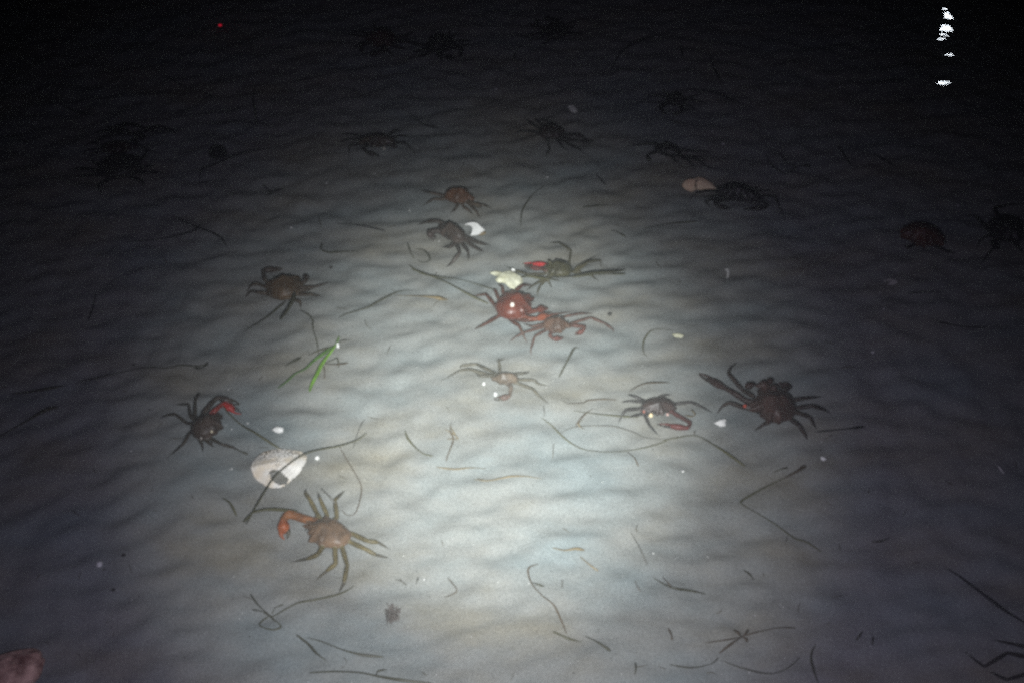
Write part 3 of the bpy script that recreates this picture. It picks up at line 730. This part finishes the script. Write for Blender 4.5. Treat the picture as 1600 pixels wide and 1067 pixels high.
strand('X', [(528, 350), (560, 352), (602, 361)], 2.8, 'black', 'faint level strand left of the grey brown crab')
strand('T2', [(400, 510), (460, 555), (530, 572)], 3.2, 'black', 'short slanting strand above the dark crab that faces the viewer')
strand('T2', [(860, 268), (880, 225), (905, 205)], 3.0, 'black', 'short dark stem near the top below the trailing leg crab')
strand('T2', [(1300, 312), (1320, 270), (1350, 230), (1400, 195), (1480, 165), (1570, 155)], 3.2, 'black', 'big dark arc near the top right of centre')
strand('T2', [(1230, 775), (1250, 800), (1278, 828)], 3.2, 'black', 'short dark stem left of the peach coloured shell')
strand('T3', [(195, 240), (215, 300), (245, 362)], 3.4, 'black', 'upright dark stem right of the big dark arc')
strand('T3', [(65, 190), (72, 225), (75, 262)], 3.4, 'black', 'short dark stub at the right end of the big dark arc')
strand('T3', [(160, 405), (240, 420), (300, 450), (395, 486)], 3.4, 'black', 'slanting dark blade above the peach coloured shell')
strand('T3', [(768, 650), (800, 700), (832, 742)], 3.6, 'black', 'left one of two short blades in the dim right part')
strand('T3', [(930, 688), (975, 715), (1030, 748)], 3.6, 'black', 'right one of two short blades in the dim right part')
clump('weed_tuft', 'dark weed tuft right of the stretched black crab', 'weed', 'T3', [
    ([(585, 745), (620, 740), (650, 745)], 5.0, 'black', 'arm'), ([(585, 745), (545, 730), (520, 700)], 3.6, 'black', 'arm'), ([(585, 745), (555, 770), (530, 780)], 3.4, 'black', 'arm'), ([(450, 690), (470, 735), (530, 780)], 3.0, 'black', 'arm')])
strand('X', [(1465, 503), (1502, 510), (1542, 512)], 3.6, 'black', 'faint level strand in the dim right part')
strand('X', [(1418, 458), (1440, 457), (1470, 456)], 3.0, 'black', 'short level strand under the crescent shell at right')
strand('X', [(1057, 517), (1022, 515), (1007, 530), (1005, 548), (1012, 558)], 3.2, 'olive', 'olive hook of weed right of the pinkish brown crab')
strand('X', [(1005, 358), (1045, 350), (1090, 346)], 3.2, 'dark', 'faint blade below the peach coloured shell')
strand('X', [(1310, 228), (1318, 240), (1330, 258)], 2.8, 'black', 'tiny slanting stem between the two dim blades and the shell')
strand('X', [(570, 655), (562, 668), (552, 700)], 2.0, 'grey', 'faint hair of weed up and right of the large clam shell', name='weed_scrap')

# fuzzy tuft of fine algae
def fuzz(reg, c, rx, ry, n, col, label):
    rnd = random.Random(5); V, Fc = [], []
    for i in range(n):
        a = rnd.uniform(0, 6.28); rr = rnd.random() ** 0.8
        p = (c[0] + rx * rr * math.cos(a) * 0.8, c[1] + ry * rr * math.sin(a) * 0.8)
        q = (p[0] + rnd.uniform(-0.5, 0.5) * rx, p[1] + rnd.uniform(-0.6, 0.6) * ry)
        w0, w1 = at(px(reg, p), rnd.uniform(0.002, 0.012)), at(px(reg, q), rnd.uniform(0.002, 0.02))
        md = w0.lerp(w1, 0.5) + Vector((rnd.uniform(-.003, .003), rnd.uniform(-.003, .003), 0.004))
        v, f = tube([w0, md, w1], [0.0009, 0.0008, 0.0004], 4)
        b = len(V); V += v; Fc += [tuple(k + b for k in ff) for ff in f]
    o0 = at(px(reg, c), 0)
    o = newmesh('algae_tuft', V, Fc, mat('algae', col, 0.8, 0.3), loc=Vector((o0.x, o0.y, 0)))
    tag(o, label, 'algae')
fuzz('B7', (1040, 380), 52, 58, 150, (0.15, 0.128, 0.115), 'fuzzy grey brown ball of fine algae near the bottom centre')

# ------------------------------------------------------------------ shells
def shell_piece(reg, pts, dome, thick, m, label, name='shell_fragment', cat='shell', group=None, z=0.004, rough_edge=0.04, rings=7, parent=None, seed=0, flat=False, tilt=0.0):
    """A broken piece of shell, domed, with a broken edge and real thickness."""
    rnd = random.Random(str(pts) + str(seed))
    w = [at(px(reg, p), z) for p in pts]
    if tilt:                                       # the piece leans, its far edge propped up out of the sand
        t = math.radians(tilt); nrm = Vector((0, -math.sin(t), math.cos(t)))
        c0 = sum(w, Vector()) / len(w)
        half = 0.5 * (max(q.y for q in w) - min(q.y for q in w)) * 0.8
        c0.z += half * math.tan(t) * 0.8
        w2 = []
        for p in pts:
            X, Y = px(reg, p); d = FW + RX * ((X - 800.0) / F) + UP * ((533.5 - Y) / F); o0 = Vector((0, 0, CAM_H))
            w2.append(o0 + d * ((c0 - o0).dot(nrm) / d.dot(nrm)))
        w = w2
    ring = []
    for i in range(len(w)):
        a, b = w[i], w[(i + 1) % len(w)]
        for k in range(3): ring.append(a.lerp(b, k / 3))
    c = sum(ring, Vector()) / len(ring)
    ring = [c + (q - c) * (1 + rnd.uniform(-rough_edge, rough_edge)) for q in ring]
    size = sum((q - c).length for q in ring) / len(ring)
    V, Fc = [], []
    n = len(ring)
    if flat:
        top = max((q - c).length for q in ring)
        for side in (0, 1):
            V += [Vector((q.x, q.y, (q.z if tilt else c.z) + dome * size * (1 - ((q - c).length / top) ** 2) - side * thick)) for q in ring]
        Fc = [tuple(range(n)), tuple(range(2 * n - 1, n - 1, -1))] + [(k, k + n, (k + 1) % n + n, (k + 1) % n) for k in range(n)]
        o = newmesh(name, V, Fc, m, loc=Vector((c.x, c.y, 0)), smooth=False)
        bm = bmesh.new(); bm.from_mesh(o.data); bmesh.ops.recalc_face_normals(bm, faces=bm.faces); bmesh.ops.triangulate(bm, faces=[f for f in bm.faces if len(f.verts) > 4]); bm.to_mesh(o.data); bm.free()
        tag(o, label, cat, group)
        return o
    for side in (0, 1):
        for r in range(rings):
            s = 1 - r / rings
            for q in ring:
                p = c + (q - c) * s
                zz = dome * size * (1 - s * s) + 0.03 * size * math.sin(12 * s) * (1 - side)
                V.append(p + Vector((0, 0, zz - side * thick)))
        V.append(c + Vector((0, 0, dome * size - side * thick)))
    per = rings * n + 1
    for side in (0, 1):
        b = side * per
        for r in range(rings - 1):
            for k in range(n):
                q = (b + r * n + k, b + r * n + (k + 1) % n, b + (r + 1) * n + (k + 1) % n, b + (r + 1) * n + k)
                Fc.append(q if side else q[::-1])
        for k in range(n):
            q = (b + (rings - 1) * n + k, b + (rings - 1) * n + (k + 1) % n, b + rings * n)
            Fc.append(q if side else q[::-1])
    for k in range(n): Fc.append((k, (k + 1) % n, per + (k + 1) % n, per + k))
    o = newmesh(name, V, Fc, m, loc=Vector((c.x, c.y, 0)))
    bm = bmesh.new(); bm.from_mesh(o.data); bmesh.ops.recalc_face_normals(bm, faces=bm.faces); bm.to_mesh(o.data); bm.free()
    if parent is not None: child_at(o, parent)
    else: tag(o, label, cat, group)
    return o

def clam(reg):
    hole = [(240, 300), (258, 292), (300, 300), (330, 322), (362, 338), (340, 366), (300, 374), (262, 358), (246, 335)]
    edge = [(128, 280), (140, 240), (175, 205), (215, 180), (250, 172), (300, 163), (330, 165), (380, 172), (440, 182), (468, 205), (466, 235), (445, 275), (415, 320), (375, 355), (330, 390), (280, 402), (235, 395), (190, 372), (150, 335)]
    rnd = random.Random(9)
    w = [at(px(reg, p), 0.004) for p in edge]
    ring = densify(w + [w[0]], 5, True)[0][:-1]
    c = at(px(reg, (300, 265)), 0.004)
    hw = [at(px(reg, p), 0.010) for p in hole]
    def inside(p):
        k = False
        for i in range(len(hw)):
            a, b = hw[i], hw[i - 1]
            if (a.y > p.y) != (b.y > p.y) and p.x < (b.x - a.x) * (p.y - a.y) / (b.y - a.y) + a.x: k = not k
        return k
    R = 22; n = len(ring); V, Fc = [], []
    for r in range(R):
        s = 1 - r / R
        for k, q in enumerate(ring):
            p = c + (q - c) * s
            z = -0.002 + 0.009 * (1 - s ** 2.2) + 0.0007 * math.sin(s * 40) + 0.0005 * rnd.uniform(-1, 1)
            if r == 0: p += Vector((rnd.uniform(-1, 1), rnd.uniform(-1, 1), 0)) * 0.0008
            V.append(p + Vector((0, 0, z)))
    V.append(c + Vector((0, 0, 0.007)))
    for r in range(R - 1):
        for k in range(n): Fc.append((r * n + k, r * n + (k + 1) % n, (r + 1) * n + (k + 1) % n, (r + 1) * n + k))
    for k in range(n): Fc.append(((R - 1) * n + k, (R - 1) * n + (k + 1) % n, R * n))
    Fc = [f for f in Fc if not inside(sum((V[i] for i in f), Vector()) / len(f))]
    m = bpy.data.materials.new('clam_shell'); m.use_nodes = True
    nn = m.node_tree.nodes; l = m.node_tree.links; b = nn['Principled BSDF']
    b.inputs['Roughness'].default_value = 0.7
    tc = nn.new('ShaderNodeTexCoord')
    n1 = nn.new('ShaderNodeTexNoise'); n1.inputs['Scale'].default_value = 38; n1.inputs['Detail'].default_value = 5
    l.new(tc.outputs['Object'], n1.inputs['Vector'])
    r1 = nn.new('ShaderNodeValToRGB'); e = r1.color_ramp.elements
    e[0].position, e[0].color = 0.36, (0.78, 0.68, 0.54, 1); e[1].position, e[1].color = 0.60, (0.88, 0.85, 0.80, 1)
    l.new(n1.outputs['Fac'], r1.inputs['Fac'])
    v1 = nn.new('ShaderNodeTexVoronoi'); v1.voronoi_dimensions = '2D'; v1.inputs['Scale'].default_value = 170
    l.new(tc.outputs['Object'], v1.inputs['Vector'])
    r2 = nn.new('ShaderNodeValToRGB'); e = r2.color_ramp.elements
    e[0].position, e[0].color = 0.22, (0.10, 0.085, 0.07, 1); e[1].position, e[1].color = 0.38, (1, 1, 1, 1)
    l.new(v1.outputs['Distance'], r2.inputs['Fac'])
    n2 = nn.new('ShaderNodeTexNoise'); n2.inputs['Scale'].default_value = 24
    l.new(tc.outputs['Object'], n2.inputs['Vector'])
    sx = nn.new('ShaderNodeSeparateXYZ'); l.new(tc.outputs['Object'], sx.inputs[0])
    mr = nn.new('ShaderNodeMapRange'); mr.inputs['From Min'].default_value = 0.004; mr.inputs['From Max'].default_value = 0.028
    l.new(sx.outputs['Y'], mr.inputs['Value'])                      # the pits sit along the worn hinge side
    mu = nn.new('ShaderNodeMath'); mu.operation = 'MULTIPLY'; l.new(mr.outputs['Result'], mu.inputs[0]); l.new(n2.outputs['Fac'], mu.inputs[1])
    mm = nn.new('ShaderNodeMath'); mm.operation = 'MULTIPLY'; mm.use_clamp = True; mm.inputs[1].default_value = 2.0; l.new(mu.outputs[0], mm.inputs[0])
    mx = nn.new('ShaderNodeMix'); mx.data_type = 'RGBA'; mx.blend_type = 'MULTIPLY'
    l.new(mm.outputs[0], mx.inputs['Factor']); l.new(r1.outputs['Color'], mx.inputs['A']); l.new(r2.outputs['Color'], mx.inputs['B'])
    l.new(mx.outputs['Result'], b.inputs['Base Color'])
    o = newmesh('clam_shell', V, Fc, m, loc=Vector((c.x, c.y, 0)))
    bm = bmesh.new(); bm.from_mesh(o.data)
    loose = [v for v in bm.verts if not v.link_faces]
    bmesh.ops.delete(bm, geom=loose, context='VERTS')
    bm.to_mesh(o.data); bm.free()
    sd = o.modifiers.new('thickness', 'SOLIDIFY'); sd.thickness = 0.0025; sd.offset = -1
    tag(o, 'large cream clam shell with a hole broken through it', 'shell')
clam('B1')

WHITE = mat('white_shell', (0.84, 0.84, 0.82), 0.45, 0.08, 60, 0.4)
CREAM = mat('cream_shell', (0.56, 0.54, 0.34), 0.6, 0.30, 55, 0.3, 0.3, col2=(0.86, 0.86, 0.68))
PEACH = mat('peach_shell', (0.86, 0.58, 0.40), 0.7, 0.10, 40, 0.2, 0.2, col2=(0.86, 0.70, 0.50))
GREYW = mat('grey_shell', (0.60, 0.60, 0.57), 0.6, 0.15, 90)
s = shell_piece('F', [(655, 540), (690, 530), (740, 524), (800, 530), (840, 565), (893, 608), (850, 640), (820, 662), (780, 672), (728, 676), (745, 635), (752, 605), (738, 575), (705, 552)], 0.22, 0.002, WHITE, 'bright white curved shell piece with a pointed tip', z=0.016, rough_edge=0.01, flat=True, tilt=38)
tipc = shell_piece('F', [(815, 665), (840, 630), (905, 622), (912, 645), (860, 668)], 0.3, 0.002, mat('shell_hinge', (0.28, 0.22, 0.13), 0.7, 0.4, 90), None, name='hinge', z=0.008, parent=s)
shell_piece('E', [(30, 440), (70, 420), (110, 432), (140, 452), (180, 432), (240, 418), (300, 430), (350, 468), (388, 510), (375, 560), (330, 585), (290, 618), (235, 590), (190, 545), (110, 535), (92, 505), (120, 475), (62, 458)], 0.30, 0.003, CREAM, 'jagged cream shell between the rust red crab and the olive crab', z=0.006)
shell_piece('E', [(258, 400), (280, 395), (302, 410), (290, 424), (265, 418)], 0.4, 0.002, WHITE, 'tiny white chip on the top of the jagged cream shell', name='shell_chip', tilt=28, z=0.026)
peach = shell_piece('M', [(118, 235), (135, 195), (170, 168), (240, 165), (290, 148), (340, 130), (400, 145), (450, 170), (520, 222), (558, 285), (500, 300), (420, 302), (360, 295), (310, 280), (285, 300), (250, 312), (180, 290)], 0.42, 0.003, PEACH, 'peach coloured round shell with a crack, against the crouched black crab', z=0.004, tilt=30)
strand('M', [(322, 185), (295, 205), (288, 240), (300, 282)], 1.6, 'brown', name='crack', parent=peach, z=0.055, arch=0.0)
shell_piece('K', [(1028, 60), (1060, 42), (1110, 38), (1165, 65), (1190, 115), (1208, 172), (1120, 172), (1070, 130)], 0.4, 0.002, GREYW, 'small pale half shell near the top, above the fanned out dark crab', name='shell_fragment', tilt=30)
shell_piece('B1', [(255, 42), (272, 28), (295, 22), (328, 32), (325, 55), (300, 64), (275, 56)], 0.35, 0.002, WHITE, 'white shell chip above the large clam shell', name='shell_chip', tilt=28)
shell_piece('I', [(203, 630), (240, 612), (262, 596), (285, 606), (300, 592), (314, 600), (305, 625), (312, 655), (268, 664), (240, 650)], 0.35, 0.002, WHITE, 'white shell chip between the two crabs on the right', name='shell_chip', tilt=28)
shell_piece('B3', [(1222, 553), (1240, 554), (1254, 566), (1240, 574), (1226, 567)], 0.3, 0.002, WHITE, 'small white chip below the straight black blade', name='shell_chip', tilt=28)
shell_piece('B5', [(1042, 78), (1052, 80), (1066, 100), (1076, 116), (1064, 110), (1050, 92)], 0.2, 0.001, GREYW, 'white sliver of shell near the right edge', name='shell_chip', tilt=28)
shell_piece('X', [(1132, 421), (1137, 418), (1140, 423), (1139, 432), (1135, 437), (1137, 429), (1135, 424)], 0.2, 0.001, GREYW, 'pale little ring of shell in the middle right', name='shell_chip', tilt=28)
shell_piece('X', [(1380, 439), (1388, 435), (1400, 437), (1404, 440), (1398, 445), (1386, 445), (1396, 441), (1390, 438)], 0.2, 0.001, mat('dull_shell', (0.5, 0.48, 0.45), 0.7, 0.1), 'dull crescent of shell in the dim right part', name='shell_chip', tilt=28)
shell_piece('X', [(1050, 522), (1060, 521), (1069, 524), (1065, 528), (1055, 527)], 0.2, 0.001, CREAM, 'cream sliver at the end of the olive hook', name='shell_chip', tilt=28)
shell_piece('Z5', [(738, 690), (752, 692), (756, 722), (742, 730), (736, 712)], 0.2, 0.001, WHITE, 'white speck at the top of the green shoot', name='shell_chip', tilt=28, z=0.02)

def pebble(x, y, r, m, label, name='pebble', sxy=(1, 1), z=0.3, cat='pebble', reg='X'):
    q0 = at(px(reg, (x, y)), 0.0); rr = metres(r, q0)
    q = at(px(reg, (x, y)), rr * z)
    V, Fc = ball(q, rr, sxy[0], sxy[1], 0.7, 14, 9)
    V = [v + (v - q) * 0.22 * float(perlin(v.x * 70 + 3, v.y * 70 + v.z * 40)) for v in V]
    o = newmesh(name, V, Fc, m, loc=Vector((q.x, q.y, 0)))
    tag(o, label, cat)
    return o
pebble(155, 881, 5.2, WHITE, 'round white pebble alone at the lower left')
pebble(495.5, 715, 3.8, WHITE, 'little white pebble right of the large clam shell')
pebble(756, 599, 3.0, WHITE, 'oval white bead left of the tan crab claw', sxy=(0.8, 1.2))
pebble(774, 615, 3.6, mat('bubble', (0.78, 0.78, 0.78), 0.15, 0.1), 'shiny white bead inside the curl of the tan crab claw', sxy=(0.8, 1.3))
pebble(340, 238, 14.5, mat('sand_dollar', (0.013, 0.014, 0.013), 0.9, 0.3, 80), 'round black sand dollar in the dim water at upper left', 'sand_dollar', (1, 1), 0.25, 'sand dollar')
pebble(953, 491, 3.8, COL and mat('dark_pebble', (0.04, 0.036, 0.03), 0.8, 0.3), 'small dark pebble right of the pinkish brown crab')
pebble(193, 867, 3.0, mat('dark_pebble', (0.04, 0.036, 0.03), 0.8, 0.3), 'small dark pebble up and right of the white one')
pebble(177, 921, 3.0, mat('dark_pebble', (0.04, 0.036, 0.03), 0.8, 0.3), 'small dark pebble below the white one')
pebble(209, 570, 2.8, mat('dark_pebble', (0.04, 0.036, 0.03), 0.8, 0.3), 'tiny dark pebble on the long thin strand at left')
pebble(517, 418, 2.8, mat('dark_pebble', (0.04, 0.036, 0.03), 0.8, 0.3), 'tiny dark pebble right of the hazy brown crab')

# pink crusted rock in the bottom left corner
def rock():
    q = at((2, 1058), 0.022)
    rr = metres(46, q)
    bm = bmesh.new(); bmesh.ops.create_icosphere(bm, subdivisions=5, radius=1.0)
    for v in bm.verts:
        p = v.co.copy()
        k = 1 + 0.07 * float(perlin(p.x * 1.6 + 4, p.y * 1.6 + p.z * 1.1)) + 0.07 * float(perlin(p.x * 4 + p.z * 3, p.y * 4 + 2)) + 0.05 * float(perlin(p.x * 11 + p.z * 7, p.y * 11))
        v.co = Vector((p.x * 1.45, p.y * 0.80, p.z * 0.62)) * k * rr
    bmesh.ops.rotate(bm, verts=bm.verts, cent=(0, 0, 0), matrix=Matrix.Rotation(0.55, 3, 'Z'))
    me = bpy.data.meshes.new('rock'); bm.to_mesh(me); bm.free()
    me.polygons.foreach_set('use_smooth', [True] * len(me.polygons))
    me.materials.append(mat('crusted_rock', (0.40, 0.16, 0.12), 0.85, 0.6, 34, 0.2, 0.6, col2=(0.80, 0.52, 0.42)))
    o = bpy.data.objects.new('rock', me); C.objects.link(o); o.location = q
    tag(o, 'pink crusted rock cut off by the bottom left corner', 'rock')
rock()

# red glint of unknown source, made up as a glowing bead on the bottom
def red_glint():
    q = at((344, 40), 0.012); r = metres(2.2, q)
    e = bpy.data.objects.new('glint_bead', None); C.objects.link(e); e.location = (q.x, q.y, 0); e.empty_display_size = 0.02
    tag(e, 'tiny glowing red bead standing in for a glint near the top left', 'glint')
    child_at(newmesh('bead_base', *ball(q - Vector((0, 0, r * 1.4)), r * 1.5, 1, 1, 0.7), mat('glint_base', (0.02, 0.02, 0.02), 0.5, 0.1), loc=q - Vector((0, 0, r * 1.4))), e)  # dark base made up to carry the bead
    m = bpy.data.materials.new('red_glow'); m.use_nodes = True
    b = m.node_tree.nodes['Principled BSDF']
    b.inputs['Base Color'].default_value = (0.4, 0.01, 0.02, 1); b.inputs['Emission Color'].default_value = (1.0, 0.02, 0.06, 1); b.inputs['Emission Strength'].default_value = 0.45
    child_at(newmesh('lens', *ball(q, r, 1.2, 1, 0.7), m, loc=q), e)  # emitting bead added in place of the red glint, no lamp known there
red_glint()

# ------------------------------------------------------------------ fine litter nobody could count
def litter(name, label, n, sizes, m, seed, known=()):
    rnd = random.Random(seed); V, Fc = [], []
    spots = [(x, y, r) for (x, y, r) in known]
    for i in range(n):
        spots.append((rnd.uniform(-60, 1660), rnd.uniform(10, 1120), rnd.choice(sizes) * rnd.uniform(0.7, 1.3)))
    for (x, y, r) in spots:
        q = at((x, y), 0.0012); rr = metres(r, q)
        sx, sy = rnd.uniform(0.6, 1.3), rnd.uniform(0.6, 1.3)
        v, f = ball(q, rr, sx, sy, 0.5, 6, 4)
        b = len(V); V += v; Fc += [tuple(k + b for k in ff) for ff in f]
    o = newmesh(name, V, Fc, m); tag(o, label, kind='stuff')
litter('shell_grit', 'scattered white grit of crushed shell', 260, [0.45, 0.5, 0.6, 0.8], WHITE, 3, known=[
    (455, 356, 2.2), (55, 193, 2.0), (26, 163, 1.8), (1130, 225, 2.6), (1113, 206, 1.6), (775, 139, 2.0), (816, 8, 1.4), (1026, 58, 1.6), (1016, 104, 1.6), (1313, 136, 2.0), (855, 277, 2.0), (510, 286, 1.8), (640, 329, 1.4),
    (174, 340, 1.4), (1497, 321, 2.4), (1381, 483, 1.5), (1364, 550, 2.4), (663, 905, 1.8), (205, 704, 1.6), (362, 732, 2.0), (1067, 736, 2.0), (1284, 690, 1.4), (1021, 864, 1.6), (826, 911, 1.6), (686, 377, 1.6), (1430, 430, 1.2), (376, 662, 1.6), (362, 670, 1.3), (387, 661, 1.5), (357, 608, 1.4), (962, 362, 1.4), (1106, 870, 1.2)])
litter('dark_grit', 'scattered dark grit and specks of weed', 240, [0.5, 0.7, 0.9, 1.2], mat('dark_grit', (0.05, 0.045, 0.035), 0.9, 0.3), 8)
def weed_bits():
    rnd = random.Random(21); V, Fc = [], []
    for i in range(120):
        x, y = rnd.uniform(-40, 1640), rnd.uniform(20, 1100)
        a = rnd.uniform(0, 3.14); ln = rnd.uniform(3, 11)
        p = [at((x + k * ln * math.cos(a) + rnd.uniform(-1.5, 1.5), y + k * ln * 0.7 * math.sin(a) + rnd.uniform(-1, 1)), 0.003) for k in (-1, 0, 1)]
        r = metres(rnd.uniform(0.5, 0.95), p[1])
        v, f = tube(p, [r * 0.7, r, r * 0.5], 5, 0.4)
        b = len(V); V += v; Fc += [tuple(k + b for k in ff) for ff in f]
    o = newmesh('weed_litter', V, Fc, mat('weed_litter', (0.085, 0.070, 0.042), 0.8, 0.4)); tag(o, 'tiny scraps of weed strewn over the sand', kind='stuff')
weed_bits()

def silt():
    rnd = random.Random(33); V, Fc = [], []
    for i in range(170):
        q = at((rnd.uniform(-80, 1680), rnd.uniform(20, 1090)), rnd.uniform(0.05, 0.40))
        v, f = ball(q, rnd.uniform(0.0003, 0.0007), rnd.uniform(0.7, 1.4), 1, 1, 6, 4)
        b = len(V); V += v; Fc += [tuple(k + b for k in ff) for ff in f]
    o = newmesh('silt_specks', V, Fc, mat('silt', (0.6, 0.6, 0.56), 0.8, 0.2)); tag(o, 'tiny pale specks drifting in the murky water', kind='stuff')
silt()
